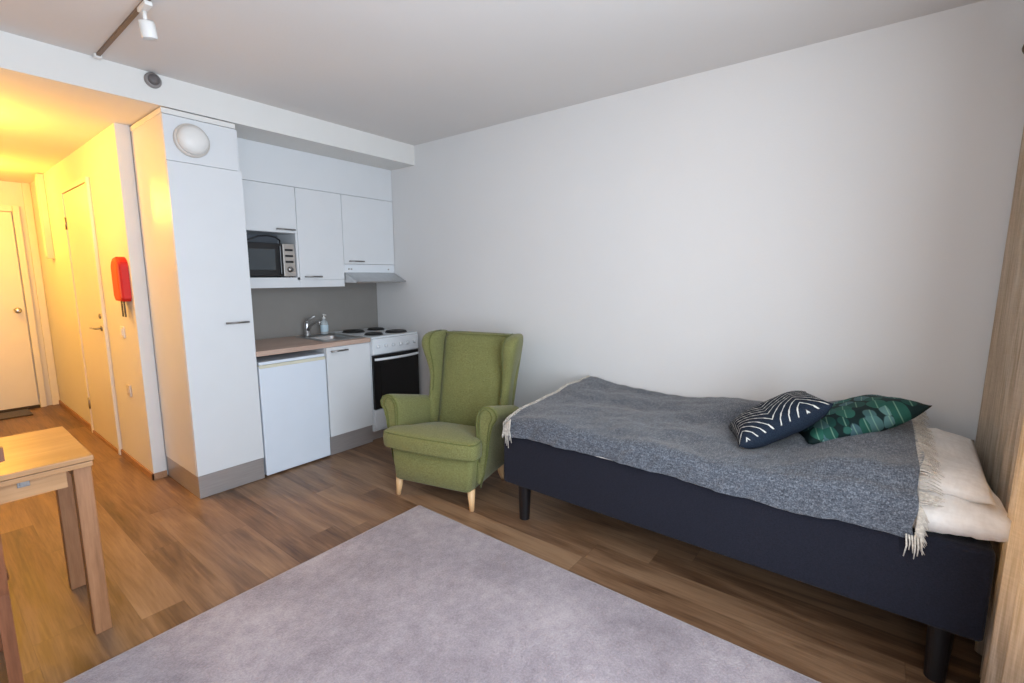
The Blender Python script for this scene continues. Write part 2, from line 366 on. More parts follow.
# tall cabinet
t = tag(empty('tall_cabinet', ((X0+X1)/2, .3, 0)), 'tall narrow white cabinet with steel plinth between corridor and kitchen', 'cabinet')
ad = lambda o: child_of(o, t)
ad(box('body', 'white_lam', X0, X1, .020, .590, .15, 2.325))
ad(box('door', 'white_lam', X0+.001, X1+.004, .0, .0185, .152, 2.068, bev=.0015))
ad(box('upper_panel', 'white_lam', X0+.001, X1-.018, .004, .019, 2.071, 2.323, bev=.001))
b = bmesh.new(); bx(b, X0-.004, X1-.016, -.004, .590, 2.325, ZB-.008, .002); ad(link('cornice', b, 'beam'))
b = bmesh.new(); bx(b, X0+.002, X1, .002, .588, 0.004, .149, .001); ad(link('plinth', b, 'plinth'))
dr = [o for o in bpy.data.objects if o.name.startswith('door') and o.parent == t][0]
h = bar_handle(t, -1.618, -1.478, 0, 1.108); h.parent = dr
# round vent/lamp on its upper panel
t = tag(empty('wall_lamp', (-1.71, .004, 2.200)), 'round white domed lamp on upper panel of tall cabinet', 'lamp')
b = bmesh.new(); lathe(b, [(.094, 0), (.094, -.014), (.088, -.02), (.06, -.021)], 0, 0, 40, 'y'); link('base_ring', b, 'cream_plastic', t, True)
b = bmesh.new(); lathe(b, [(.082, -.018), (.082, -.03), (.078, -.045), (.066, -.058), (.045, -.067), (.02, -.071), (.004, -.072)], 0, 0, 40, 'y'); link('lamp_shade', b, 'white_plastic', t, True)

# wall cabinets
YU = .317
def cab(name, label, x0, x1, z0, z1, hx0, hx1, niche=None):
    t = tag(empty(name, ((x0+x1)/2, YU+.15, z0)), label, 'cabinet', None)
    b = bmesh.new(); zb = niche if niche else z0
    bx(b, x0+.0005, x1-.0005, YU+.018, .612, zb, z1)
    if niche:
        bx(b, x1-.017, x1-.0005, YU+.002, .612, z0, zb); bx(b, x0+.0005, x0+.017, YU+.018, .612, z0, zb); bx(b, x0+.0005, x1-.0005, YU+.002, .612, z0, z0+.018)
    child_of(link('body', b, 'white_lam'), t)
    if niche: child_of(box('niche_back', 'niche', x0+.017, x1-.017, .600, .611, z0+.018, zb), t)
    d = child_of(box('door', 'white_lam', x0+.0015, x1-.0015, YU, YU+.017, (zb if niche else z0)+.001, z1-.002, bev=.0015), t)
    hd = bar_handle(t, hx0, hx1, YU, zb+.024); hd.parent = d
    return t
c1 = cab('wall_cabinet', 'white wall cabinet with a short door above the microwave niche', X1, -.930, 1.377, 2.083, -1.10, -.955, 1.733)
c2 = cab('wall_cabinet', 'white wall cabinet with the tall door, left of the hood cabinet', -.929, -.535, 1.377, 2.083, -.90, -.755)
c3 = cab('wall_cabinet', 'white wall cabinet above the extractor hood against the wall', -.534, -.004, 1.508, 2.083, -.495, -.35)
child_of(box('light_rail', 'white_lam', X1, -.930, YU+.006, .60, 1.318, 1.3768), c1)
child_of(box('light_rail', 'white_lam', -.929, -.535, YU+.006, .60, 1.318, 1.3768), c2)
o = box('cabinet_filler_panel', 'white_lam', X1, -.003, YU+.004, YU+.022, 2.0845, ZB-.001, bev=.001)
tag(o, 'long white filler panel between wall cabinets and lowered ceiling', 'panel')

# microwave
t = tag(empty('microwave', (-1.185, .36, 1.396)), 'black microwave with silver control panel in the cabinet niche', 'microwave')
ad = lambda o: child_of(o, t)
ad(box('body', 'black', -1.424, -.952, .352, .585, 1.403, 1.652, bev=.004))
dd = ad(box('door', 'black', -1.424, -1.046, .334, .351, 1.403, 1.652, bev=.003))
wd = box('window', 'mw_glass', -1.40, -1.105, .331, .3345, 1.452, 1.607, bev=.001); wd.parent = dd
hh = box('handle', 'black_glass', -1.075, -1.058, .315, .3335, 1.42, 1.636, bev=.004); hh.parent = dd
cp = ad(box('control_panel', 'silver', -1.044, -.952, .332, .351, 1.403, 1.652, bev=.003))
for z in (1.605, 1.56, 1.515):
    o = box('button', 'black', -1.03, -.968, .3285, .3325, z-.008, z+.008, bev=.002); o.parent = cp
b = bmesh.new(); lathe(b, [(.022, 0), (.02, -.014), (.003, -.016)], -.998, 1.457, 20, 'y', .332); o = link('knob', b, 'handle', smooth=True); o.parent = cp
for x in (-1.40, -.975):
    for y in (.37, .56): ad(box('foot', 'black', x-.012, x+.012, y-.012, y+.012, 1.3955, 1.403))
b = bmesh.new(); tube(b, [(-1.30, .42, 1.655), (-1.26, .40, 1.675), (-1.20, .38, 1.70), (-1.14, .37, 1.708), (-1.08, .37, 1.70), (-1.04, .38, 1.678), (-1.02, .42, 1.657)], .006, 8); ad(link('cable', b, 'black', smooth=True))

# extractor hood
t = tag(empty('extractor_hood', (-.27, .3, 1.36)), 'slim extractor hood with grey sloping visor under the right wall cabinet', 'hood')
ad = lambda o: child_of(o, t)
ad(box('front_panel', 'white_enamel', -.533, -.005, YU+.004, .60, 1.435, 1.506, bev=.002))
b = bmesh.new()
P = [(.318, 1.433), (.155, 1.363), (.150, 1.356), (.158, 1.352), (.60, 1.352), (.60, 1.433)]
loft(b, [[(-.532, y, z) for y, z in P], [(-.012, y, z) for y, z in P]]); ad(link('visor', b, 'steel'))
ad(box('filter_grille', 'silver', -.50, -.045, .19, .57, 1.346, 1.3525))
for x in (-.49, -.465, -.075):
    b = bmesh.new(); lathe(b, [(.007, 0), (.007, -.006), (.002, -.007)], x, 1.465, 12, 'y', YU+.004); ad(link('switch', b, 'silver', smooth=True))

# splashback
structure(box('trim_splashback', 'splash', X1+.001, -.002, .609, .6165, .90, 1.50))

# base cabinet + worktop + fridge + stove
t = tag(empty('base_cabinet', ((XF+XS)/2, .3, 0)), 'white base cabinet under the sink between fridge and stove', 'cabinet')
ad = lambda o: child_of(o, t)
ad(box('body', 'white_lam', XF+.001, XS-.001, .02, .605, .152, .862))
dd = ad(box('door', 'white_lam', XF+.003, XS-.003, 0, .0185, .155, .862, bev=.0015))
ad(box('plinth', 'plinth', XF+.002, XS-.002, .015, .033, 0.003, .150))
h = bar_handle(t, -.900, -.757, 0, .832); h.parent = dd
# worktop with a sink cut-out
b = bmesh.new(); wx0, wx1, wy0, wy1, wz0, wz1 = X1+.002, XS-.001, -.010, .608, .866, .900
sx0, sx1, sy0, sy1 = -.86, -.575, .10, .46
bx(b, wx0, sx0, wy0, wy1, wz0, wz1); bx(b, sx1, wx1, wy0, wy1, wz0, wz1); bx(b, sx0, sx1, wy0, sy0, wz0, wz1); bx(b, sx0, sx1, sy1, wy1, wz0, wz1)
bmesh.ops.remove_doubles(b, verts=b.verts, dist=.0001)
tag(link('worktop', b, 'worktop'), 'pinkish beige laminate worktop over the fridge and sink cabinet', 'worktop')
t = tag(empty('sink', (-.72, .28, .9)), 'small stainless steel sink set in the beige worktop', 'sink'); ad = lambda o: child_of(o, t)
def rr(x0, x1, y0, y1, r, z, n=6):
    o = []
    for cx, cy, a0 in ((x1-r, y1-r, 0), (x0+r, y1-r, PI/2), (x0+r, y0+r, PI), (x1-r, y0+r, 1.5*PI)):
        for k in range(n+1): a = a0+PI/2*k/n; o.append((cx+r*math.cos(a), cy+r*math.sin(a), z))
    return o
b = bmesh.new(); loft(b, [rr(-.90, -.545, .055, .54, .03, .901), rr(-.898, -.547, .057, .538, .03, .905), rr(-.856, -.58, .105, .455, .05, .903), rr(-.850, -.586, .111, .449, .05, .885), rr(-.84, -.596, .12, .44, .05, .77), rr(-.80, -.64, .17, .40, .04, .765)], caps=False)
bm_f = b.verts[:]; b.verts.ensure_lookup_table(); b.faces.new(b.verts[-28:]); ad(link('basin', b, 'steel', smooth=True))
b = bmesh.new(); lathe(b, [(.028, .767), (.028, .769), (.004, .769)], -.72, .28, 18); ad(link('drain', b, 'handle', smooth=True))
t = tag(empty('faucet', (-.80, .50, .905)), 'chrome single lever faucet at the back of the sink', 'faucet')
b = bmesh.new(); lathe(b, [(.026, 0), (.026, .01), (.021, .016), (.021, .10), (.018, .115), (.004, .118)]); link('body', b, 'steel', t, True)
b = bmesh.new(); tube(b, [(0, -.015, .05), (.005, -.05, .09), (.02, -.12, .125), (.025, -.15, .125), (.026, -.16, .108)], [.014, .013, .012, .012, .012], 12); link('spout', b, 'steel', t, True)
b = bmesh.new(); tube(b, [(0, 0, .115), (.005, -.01, .135), (.03, -.08, .168)], [.013, .01, .007], 10); link('lever', b, 'steel', t, True)
t = tag(empty('soap_bottle', (-.655, .405, .906)), 'clear plastic soap bottle with pale label beside the faucet', 'bottle')
t.location = (-.645, .495, .9055)
b = bmesh.new(); lathe(b, [(.026, 0), (.031, .006), (.032, .09), (.026, .112), (.012, .122), (.012, .13)], n=24); link('body', b, 'bottle', t, True)
b = bmesh.new(); lathe(b, [(.0325, .022), (.033, .024), (.033, .078), (.0325, .08)], n=24); link('label_wrap', b, 'label_blue', t, True)
b = bmesh.new(); lathe(b, [(.013, .131), (.013, .146), (.005, .148), (.005, .165), (.009, .167), (.009, .173), (.003, .174)], n=16); tube(b, [(0, 0, .169), (.0, -.035, .166)], .004, 8); link('pump', b, 'white_plastic', t, True)

t = tag(empty('refrigerator', (-1.187, .3, 0)), 'low white under-counter refrigerator with cream top trim', 'refrigerator'); ad = lambda o: child_of(o, t)
ad(box('body', 'fridge_white', -1.425, -.947, .055, .58, .018, .800, bev=.004))
ad(box('top_panel', 'fridge_white', -1.428, -.944, .002, .59, .801, .822, bev=.004))
dd = ad(box('door', 'fridge_white', -1.432, -.940, -.004, .050, .012, .795, bev=.008, seg=3))
o = box('grip_trim', 'fridge_cream', -1.430, -.942, -.007, .046, .778, .8, bev=.004); o.parent = dd
for x in (-1.40, -.97):
    for y in (.09, .54):
        b = bmesh.new(); lathe(b, [(.015, 0.001), (.015, .019)], x, y, 12); ad(link('foot', b, 'black', smooth=True))

t = tag(empty('stove', (-.29, .28, 0)), 'white freestanding electric stove with black oven door beside the wall', 'stove'); ad = lambda o: child_of(o, t)
sx0, sx1 = XS+.004, -.042
ad(box('body', 'white_enamel', sx0, sx1, .0, .60, .09, .887, bev=.003))
ad(box('hob', 'white_enamel', sx0-.001, sx1+.001, -.02, .602, .888, .904, bev=.005))
for x, y, rr_ in ((-.405, .125, .072), (-.405, .425, .090), (-.165, .125, .090), (-.165, .425, .072)):
    b = bmesh.new(); lathe(b, [(rr_+.008, .9045), (rr_+.008, .908), (rr_, .910), (rr_, .917), (rr_-.006, .920), (.02, .920), (.018, .917), (.003, .917)], x, y, 36); ad(link('burner', b, 'black_iron', smooth=True))
pn = ad(box('control_panel', 'white_enamel', sx0, sx1, -.030, -.001, .755, .887, bev=.006))
for i in range(6):
    b = bmesh.new(); lathe(b, [(.014, 0), (.013, -.016), (.003, -.018)], sx0+.05+i*.078, .822, 20, 'y', -.030); bx(b, sx0+.048+i*.078, sx0+.052+i*.078, -.05, -.046, .81, .836)
    o = link('knob', b, 'white_enamel', smooth=True); o.parent = pn
dd = ad(box('oven_door', 'black_glass', sx0+.002, sx1-.002, -.028, -.001, .285, .748, bev=.004))
o = box('oven_window', 'black_glass', sx0+.07, sx1-.07, -.0295, -.0275, .38, .66, bev=.0006); o.parent = dd
b = bmesh.new(); n = 14
tube(b, [(sx0+.012+(sx1-sx0-.024)*k/n, -.034-.03*math.sin(PI*k/n)**.6, .715) for k in range(n+1)], .011, 10); o = link('handle', b, 'white_enamel', smooth=True); o.parent = dd
ad(box('drawer', 'white_enamel', sx0+.002, sx1-.002, -.024, -.001, .125, .280, bev=.004))
ad(box('plinth', 'plinth', sx0+.006, sx1-.006, .05, .58, 0.002, .089))

# ================================================================== SMALL WALL / CEILING THINGS
t = tag(empty('heat_detector', (-1.876, 0, 2.484)), 'grey round detector on the white beam near the ceiling', 'detector')
b = bmesh.new(); lathe(b, [(.040, -.0005), (.040, -.012), (.034, -.02), (.030, -.021)], 0, 0, 28, 'y'); link('base', b, 'vent_grey', t, True)
b = bmesh.new(); lathe(b, [(.028, -.019), (.027, -.032), (.018, -.038), (.003, -.039)], 0, 0, 28, 'y'); link('sensor_cap', b, 'vent_dark', t, True)

t = tag(empty('ceiling_track', (-2.116, -1.0, H)), 'narrow brownish lighting track on the ceiling ending at the beam', 'track'); ad = lambda o: child_of(o, t)
b = bmesh.new(); bx(b, -2.124, -2.108, -2.2, -.062, H-.012, H-.0005, .001); ad(link('rail', b, 'track'))
ad(box('end_cap', 'white_plastic', -2.132, -2.100, -.061, -.03, H-.02, H-.0005, bev=.002))
t = tag(empty('track_spotlight', (-2.116, -.785, H-.0125)), 'small white cylindrical spotlight hanging from the ceiling track', 'spotlight')
b = bmesh.new(); bx(b, -.014, .014, -.07, .03, -.018, -.001, .003); link('adapter', b, 'white_plastic', t)
b = bmesh.new(); tube(b, [(0, -.01, -.021), (0, -.01, -.05), (.006, 0, -.060)], .008, 10); link('arm', b, 'white_plastic', t, True)
b = bmesh.new(); lathe(b, [(.004, .034), (.026, .033), (.029, .028), (.029, -.028), (.027, -.032), (.024, -.026), (.003, -.024)], 0, 0, 26); o = link('spotlight_head', b, 'white_plastic', t, True)
o.location = (.012, .006, -.086); o.rotation_euler = (.12, -.16, 0)

t = tag(empty('fire_blanket', (XW, .715, 1.52)), 'red fire blanket pouch with black pull straps on corridor wall', 'fire blanket'); ad = lambda o: child_of(o, t)
def pouch(w, z0, z1, d, y):
    o = []; n = 12
    for k in range(n+1): a = PI*k/n; o.append((y+w*math.cos(a), z1-w*.8+w*.8*math.sin(a)))
    o += [(y-w, z0+.02), (y-w+.02, z0), (y+w-.02, z0), (y+w, z0+.02)]
    return o
FY = .715
pr_ = pouch(.082, 1.24, 1.535, 0, FY)
b = bmesh.new(); loft(b, [[(XW-.001, y, z) for y, z in pr_], [(XW-.040, y, z) for y, z in pr_], [(XW-.050, FY+(y-FY)*.92, 1.39+(z-1.39)*.96) for y, z in pr_]]); ad(link('pouch', b, 'red'))
pr_ = pouch(.076, 1.245, 1.525, 0, FY)
b = bmesh.new(); loft(b, [[(XW-.0495, y, z) for y, z in pr_], [(XW-.056, y, z) for y, z in pr_], [(XW-.062, FY+(y-FY)*.8, 1.385+(z-1.385)*.88) for y, z in pr_]]); ad(link('front_flap', b, 'orange'))
for dy in (-.03, .03):
    b = bmesh.new(); bx(b, XW-.035, XW-.030, .715+dy-.014, .715+dy+.014, 1.135, 1.245, .001); ad(link('strap', b, 'black'))
t = tag(empty('light_switch', (XW, .93, 1.015)), 'small white light switch on corridor wall below the fire blanket', 'switch')
b = bmesh.new(); bx(b, -.010, -.0005, -.04, .04, -.04, .04, .003); link('plate', b, 'white_plastic', t); b = bmesh.new(); bx(b, -.016, -.010, -.022, .022, -.024, .024, .002); link('rocker', b, 'white_plastic', t)
t = tag(empty('wall_socket', (XW, .937, .587)), 'white square power socket low on the corridor wall', 'socket')
b = bmesh.new(); bx(b, -.012, -.0005, -.042, .042, -.042, .042, .004); link('plate', b, 'cream_plastic', t)
b = bmesh.new(); lathe(b, [(.022, -.0118), (.022, -.014), (.019, -.0145), (.017, -.0125), (.002, -.0125)], 0, 0, 22, 'x'); link('outlet', b, 'cream_plastic', t, True)
t = tag(empty('cable_housing', (XW, 3.05, 1.575)), 'long white vertical cable box high on the corridor wall by the end door', 'cable box')
b = bmesh.new(); bx(b, -.050, -.001, -.05, .05, 0, ZB-1.575-.004, .004); link('cover', b, 'cream_plastic', t); b = bmesh.new(); bx(b, -.054, -.0505, -.04, .04, .02, .75, .002); link('front_lid', b, 'white_plastic', t)
for (lx, ly, pw), lab in zip(LAMPS, ('added round lit ceiling lamp nearest the room, evening out corridor light', 'round lit ceiling lamp of the corridor nearest the end door')):
    t = tag(empty('ceiling_lamp', (lx, ly, ZB)), lab, 'lamp')
    b = bmesh.new(); lathe(b, [(.13, -.001), (.13, -.025), (.11, -.028)], n=32); link('base', b, 'white_plastic', t, True)
    b = bmesh.new(); lathe(b, [(.11, -.027), (.105, -.04), (.08, -.056), (.045, -.064), (.004, -.066)], n=32); link('lamp_shade', b, 'lamp', t, True)
b = bmesh.new(); bx(b, -2.95, -2.185, 3.43, 3.74, .001, .012, .003); tag(link('doormat', b, 'mat'), 'dark rectangular doormat before the end door of the corridor', 'doormat')

# ================================================================== RUG
b = bmesh.new(); rx0, rx1, ry0, ry1 = -3.35, -1.060, -3.50, -1.172
bx(b, rx0, rx1, ry0, ry1, .0005, .013, .005, 3)
t = tag(empty('area_rug', ((rx0+rx1)/2, (ry0+ry1)/2, 0)), 'large pale lilac-grey short pile rug on the wooden floor', 'rug')
child_of(link('pile', b, 'rug'), t)
b = bmesh.new(); 
for q in ((rx0, rx1, ry1-.008, ry1+.006), (rx0, rx1, ry0-.006, ry0+.008), (rx1-.008, rx1+.006, ry0, ry1), (rx0-.006, rx0+.008, ry0, ry1)): bx(b, q[0], q[1], q[2], q[3], .0005, .0125, .004, 2)
child_of(link('bound_edge', b, plain('rug_binding', srgb(166, 158, 160), .95, bump=.4)), t)

# ================================================================== TABLE
t = tag(empty('dining_table', (-2.95, -.72, 0)), 'small oak extension table with square legs by the corridor opening', 'table'); ad = lambda o: child_of(o, t)
tx0, tx1, ty0, ty1 = -3.38, -2.481, -.992, -.43
tp = ad(box('tabletop', 'table', tx0, tx1, ty0, ty1, .718, .738, bev=.003))
ad(box('extension_leaf', 'table', tx0+.002, tx1-.004, ty0+.003, ty1-.003, .697, .7155, bev=.002))
b = bmesh.new(); bx(b, tx0+.06, tx1-.075, ty0+.045, ty0+.065, .625, .696); ad(link('apron', b, 'table'))
b = bmesh.new(); bx(b, tx0+.06, tx1-.075, ty1-.065, ty1-.045, .625, .696); ad(link('apron', b, 'table'))
b = bmesh.new(); bx(b, tx1-.046, tx1-.028, ty0+.09, ty1-.09, .625, .696); ad(link('apron', b, 'table'))
for x in (tx0+.02, tx1-.057):
    for y in (ty0+.035, ty1-.09):
        ad(box('leg', 'table_leg', x, x+.052, y, y+.055, 0, .696, bev=.003))
b = bmesh.new(); bx(b, -2.684, -2.652, ty0+.039, ty0+.0445, .668, .694, .001); bx(b, -2.678, -2.658, ty0+.035, ty0+.039, .674, .688, .001); ad(link('latch', b, 'handle'))

# dining chair at the table (mostly left of the frame)
t = tag(empty('dining_chair', (-2.97, -1.02, 0)), 'dark brown wooden chair cut off by the left edge beside the table', 'chair'); ad = lambda o: child_of(o, t)
cx0, cx1 = -3.19, -2.757
for x, y, hgt in ((cx0, -1.27, .93), (cx1-.03, -1.27, .93)):
    b = bmesh.new(); yy_ = lambda z: y-(.07*max(0, z-.45)/.4)**1
    rings = []
    for z in (0, .2, .45, .65, .8, hgt):
        y_ = yy_(z); w_ = .03; d_ = .034
        rings.append([(x, y_, z), (x+w_, y_, z), (x+w_, y_+d_, z), (x, y_+d_, z)])
    loft(b, rings); ad(link('leg', b, 'chair_wood'))
for x in (cx0+.005, cx1-.035): ad(box('leg', 'chair_wood', x, x+.03, -.78, -.75, 0, .425, bev=.003))
b = bmesh.new(); loft(b, [rr(cx0-.01, cx1+0.008, -1.170, -0.720, .05, .426), rr(cx0-.014, cx1+0.012, -1.174, -0.716, .05, .434), rr(cx0-.014, cx1+0.012, -1.174, -0.716, .05, .446), rr(cx0-.008, cx1+0.006, -1.167, -0.722, .05, .452)]); ad(link('seat', b, 'chair_wood'))
for z0, z1 in ((.865, .935), (.60, .64)):
    b = bmesh.new(); n = 14; rings = []
    e = .03 if z0 > .7 else 0
    for k in range(n+1):
        u = k/n; x = cx0-e+(cx1-cx0+2*e)*u; yb_ = -1.335 if z0 > .7 else -1.30; yb_ -= .03*math.sin(PI*u); hh_ = (z1-z0)*(.55+.45*min(1, 5*min(u, 1-u)+.05)); zc = (z0+z1)/2
        rings.append([(x, yb_, zc-hh_/2), (x, yb_+.018, zc-hh_/2), (x, yb_+.018, zc+hh_/2), (x, yb_, zc+hh_/2)])
    loft(b, rings); ad(link('back_rail', b, 'chair_wood'))

# ================================================================== ARMCHAIR
A = tag(empty('armchair', (-.965, -1.2, 0), math.radians(-76)), 'olive green wingback armchair with light wooden legs beside the bed', 'armchair')
def sub(o, lv=2):
    md = o.modifiers.new('sub', 'SUBSURF'); md.levels = lv; md.render_levels = lv
    for p in o.data.polygons: p.use_smooth = True
    return o
# seat base
b = bmesh.new()
def rring(x0, x1, y0, y1, z, r=.03, n=3): return rr(x0, x1, y0, y1, r, z, n)
loft(b, [rring(-.262, .262, -.022, .48, .122), rring(-.275, .275, -.030, .50, .130), rring(-.284, .284, -.032, .52, .22), rring(-.292, .292, -.030, .54, .322), rring(-.285, .285, -.02, .53, .33)])
for v in b.verts:
    if v.co.y > 0: v.co.z -= .17*v.co.y*max(0, (v.co.z-.13)/.2)
for f in b.faces: f.smooth = True
link('seat_base', b, 'green', A)
def chaik(P, k=2):
    for _ in range(k):
        Q = []
        for i in range(len(P)):
            a_, c_ = Vector(P[i]), Vector(P[(i+1) % len(P)]); Q += [a_*.75+c_*.25, a_*.25+c_*.75]
        P = Q
    return P+[P[0]]
# seat cushion (T shape, crowned, sloping back)
def cush_ring(z, ins):
    P = [(-.318, -.070), (-.20, -.083), (0, -.088), (.20, -.083), (.318, -.070), (.334, -.05), (.334, .022), (.322, .040), (.284, .044), (.278, .07), (.272, .25), (.262, .43), (.20, .448), (0, .45), (-.20, .448), (-.262, .43), (-.272, .25), (-.278, .07), (-.284, .044), (-.322, .040), (-.334, .022), (-.334, -.05)]
    return [((x-ins*(1 if x > 0 else -1 if x < 0 else 0)), y+(ins if y < 0 else (-ins if y > .3 else 0)), z-.185*max(0, y-.03)) for x, y in P]
b = bmesh.new()
rings = [cush_ring(.332, .02), cush_ring(.338, .004), cush_ring(.36, 0), cush_ring(.40, -.003), cush_ring(.430, 0), cush_ring(.446, .008), cush_ring(.455, .03)]
loft(b, rings, caps=False)
b.verts.ensure_lookup_table(); top = b.verts[-22:]; c_ = b.verts.new((0, .19, .450)); mid = []
for v in top: mid.append(b.verts.new((v.co.x*.55, .19+(v.co.y-.19)*.55, .470-.185*max(0, .19+(v.co.y-.19)*.55-.03))))
for i in range(22):
    b.faces.new((top[i], top[(i+1) % 22], mid[(i+1) % 22], mid[i])); b.faces.new((mid[i], mid[(i+1) % 22], c_))
b.verts.ensure_lookup_table(); b.faces.new(b.verts[:22][::-1])
o = sub(link('seat_cushion', b, 'green', A), 1)
b = bmesh.new(); tube(b, chaik(cush_ring(.437, .006)), .0045, 6); link('piping', b, 'green_dark', o, True)
b = bmesh.new(); tube(b, chaik(cush_ring(.345, .008)), .0045, 6); link('piping', b, 'green_dark', o, True)
# arms
PR = [(.268, .14), (.284, .30), (.284, .44), (.280, .53), (.283, .575), (.296, .617), (.328, .645), (.368, .652), (.405, .637), (.426, .604), (.420, .570), (.398, .545), (.380, .49), (.360, .36), (.336, .24), (.305, .14)]
PRc = .352
for sg in (-1, 1):
    b = bmesh.new(); rings = []
    for y, ins, dz, fl in ((.042, .010, 0, 0), (.051, .003, 0, 0), (.064, 0, 0, 0), (.14, 0, -.020, .0), (.24, 0, -.045, .0), (.34, 0, -.070, -.003), (.43, 0, -.092, -.010), (.50, 0, -.105, -.030)):
        rg = []
        for x, z in PR:
            k = max(0, (z-.3)/.35)
            rg.append((sg*(x+(PRc-x)*ins*6 + fl*k), y, z+dz*k+(-ins if z > .5 else 0)))
        rings.append(rg)
    loft(b, rings); o = sub(link('armrest', b, 'green', A), 1)
    b = bmesh.new(); pp = [(sg*(x+(PRc-x)*.10), .044, .0+z-(.006 if z > .6 else 0)) for x, z in PR]
    tube(b, pp, .005, 6); link('piping', b, 'green_dark', o, True)
    b = bmesh.new(); pp = [(sg*(x+(PRc-.012-x)*.42), .041, z-(.022 if z > .58 else 0)) for x, z in PR[:-1]]
    tube(b, pp[1:], .0035, 6); link('piping', b, 'green_dark', o, True)
# inner back panel
b = bmesh.new(); nx, nz = 16, 24; DM = ((-.42, .52), (.42, .52), (0, .52))
def backf(u, v):   # u -1..1, v 0..1
    wdt = .240+.015*v; x = wdt*u; z = .33+.668*v + .010*(1-u*u)*v
    y = .435+.155*v - .030*(1-abs(u)**3)*math.sin(PI*min(1, v))**.5 + .04*max(0, v-.93)/.07*.8
    for bu, bv in DM:
        d_ = ((u-bu)*wdt)**2+((v-bv)*.66)**2; y += .010*math.exp(-d_/.0009)
    return Vector((x, y, z))
G_ = [[b.verts.new(backf(-1+2*i/nx, j/nz)) for i in range(nx+1)] for j in range(nz+1)]
B_ = [[b.verts.new(backf(-1+2*i/nx, j/nz)+Vector((0, .11-.03*(j/nz), 0))) for i in (0, nx)] for j in range(nz+1)]
for j in range(nz):
    for i in range(nx): b.faces.new((G_[j][i], G_[j][i+1], G_[j+1][i+1], G_[j+1][i]))
    b.faces.new((G_[j][0], G_[j+1][0], B_[j+1][0], B_[j][0])); b.faces.new((G_[j][nx], B_[j][1], B_[j+1][1], G_[j+1][nx])); b.faces.new((B_[j][0], B_[j+1][0], B_[j+1][1], B_[j][1]))
b.faces.new([G_[nz][i] for i in range(nx+1)]+[B_[nz][1], B_[nz][0]]); b.faces.new([G_[0][i] for i in range(nx, -1, -1)]+[B_[0][0], B_[0][1]])
bk = link('backrest', b, 'green', A, True)
for bu, bv in DM:
    p = backf(bu, bv); b = bmesh.new(); lathe(b, [(.010, .004), (.010, -.001), (.006, -.004), (.002, -.005)], p.x, p.z, 14, 'y', p.y); link('button', b, 'green', bk, True)
# outer back shell
b = bmesh.new(); rings = []
for z, y, wd_ in ((.13, .545, .272), (.35, .585, .29), (.6, .635, .30), (.85, .685, .325), (.97, .705, .335), (.995, .695, .325), (1.003, .66, .305)):
    rings.append([(-wd_, y-.10, z), (-wd_, y-.02, z), (-wd_+.03, y, z), (wd_-.03, y, z), (wd_, y-.02, z), (wd_, y-.10, z)])
loft(b, rings); sub(link('outer_back', b, 'green', A), 1)
# wings
WG = ((.30, .40, .56, .245, .305), (.42, .392, .58, .245, .31), (.50, .400, .60, .245, .31), (.60, .418, .62, .247, .31), (.68, .440, .635, .250, .314), (.75, .445, .65, .253, .324), (.82, .432, .67, .257, .342), (.88, .418, .68, .260, .356), (.93, .412, .69, .264, .366), (.97, .428, .69, .268, .368), (.998, .462, .69, .272, .362), (1.012, .52, .67, .280, .346))
for sg in (-1, 1):
    b = bmesh.new(); rings = []
    for z, yf, yb_, xi, xo in WG:
        rings.append([(sg*xi, yb_, z), (sg*xi, (yf+yb_)/2, z), (sg*(xi+.004), yf+.03, z), (sg*(xi+.018), yf+.003, z), (sg*((xi+xo)/2+.008), yf, z), (sg*(xo-.012), yf+.006, z), (sg*(xo+.004), yf+.03, z), (sg*(xo-.01), (yf+yb_)/2, z), (sg*(xo-.028), yb_, z)])
    loft(b, rings); o = sub(link('wing', b, 'green', A), 1)
    b = bmesh.new(); tube(b, [r_[3] for r_ in rings[3:]]+[(sg*.285, .58, 1.014)], .004, 6); link('piping', b, 'green_dark', o, True)
for x, y, sx, sy in ((-.262, .012, -1, -1), (.262, .012, 1, -1), (-.245, .46, -1, 1), (.245, .46, 1, 1)):
    b = bmesh.new(); tube(b, [(x, y, .13), (x+.004*sx, y+.004*sy, .06), (x+.009*sx, y+(.009 if sy < 0 else .03)*sy, .0)], [.025, .020, .014], 16); link('leg', b, 'chair_leg', A, True)

# ================================================================== BED
BX0, BX1, BY0, BY1, BZ = -.920, -.022, -3.640, -1.722, .268
t = tag(empty('bed', ((BX0+BX1)/2, (BY0+BY1)/2, 0)), 'single bed with dark navy fabric base on black legs along the wall', 'bed'); ad = lambda o: child_of(o, t)
ad(box('base', 'navy', BX0, BX1, BY0, BY1, BZ, .575, bev=.018, seg=4))
for x in (-.768, -.16):
    for y in (-1.762, -3.56):
        b = bmesh.new(); w_ = .038
        loft(b, [rr(x-.029, x+.029, y-.029, y+.029, .028, .0), rr(x-w_, x+w_, y-w_, y+w_, .033, .267)]); ad(link('leg', b, 'black_leg'))
def fbm(p, s_, sc=1): return noise.noise(Vector(p)*s_)*sc
def sstep(a, b_, x): t_ = max(0, min(1, (x-a)/(b_-a))); return t_*t_*(3-2*t_)
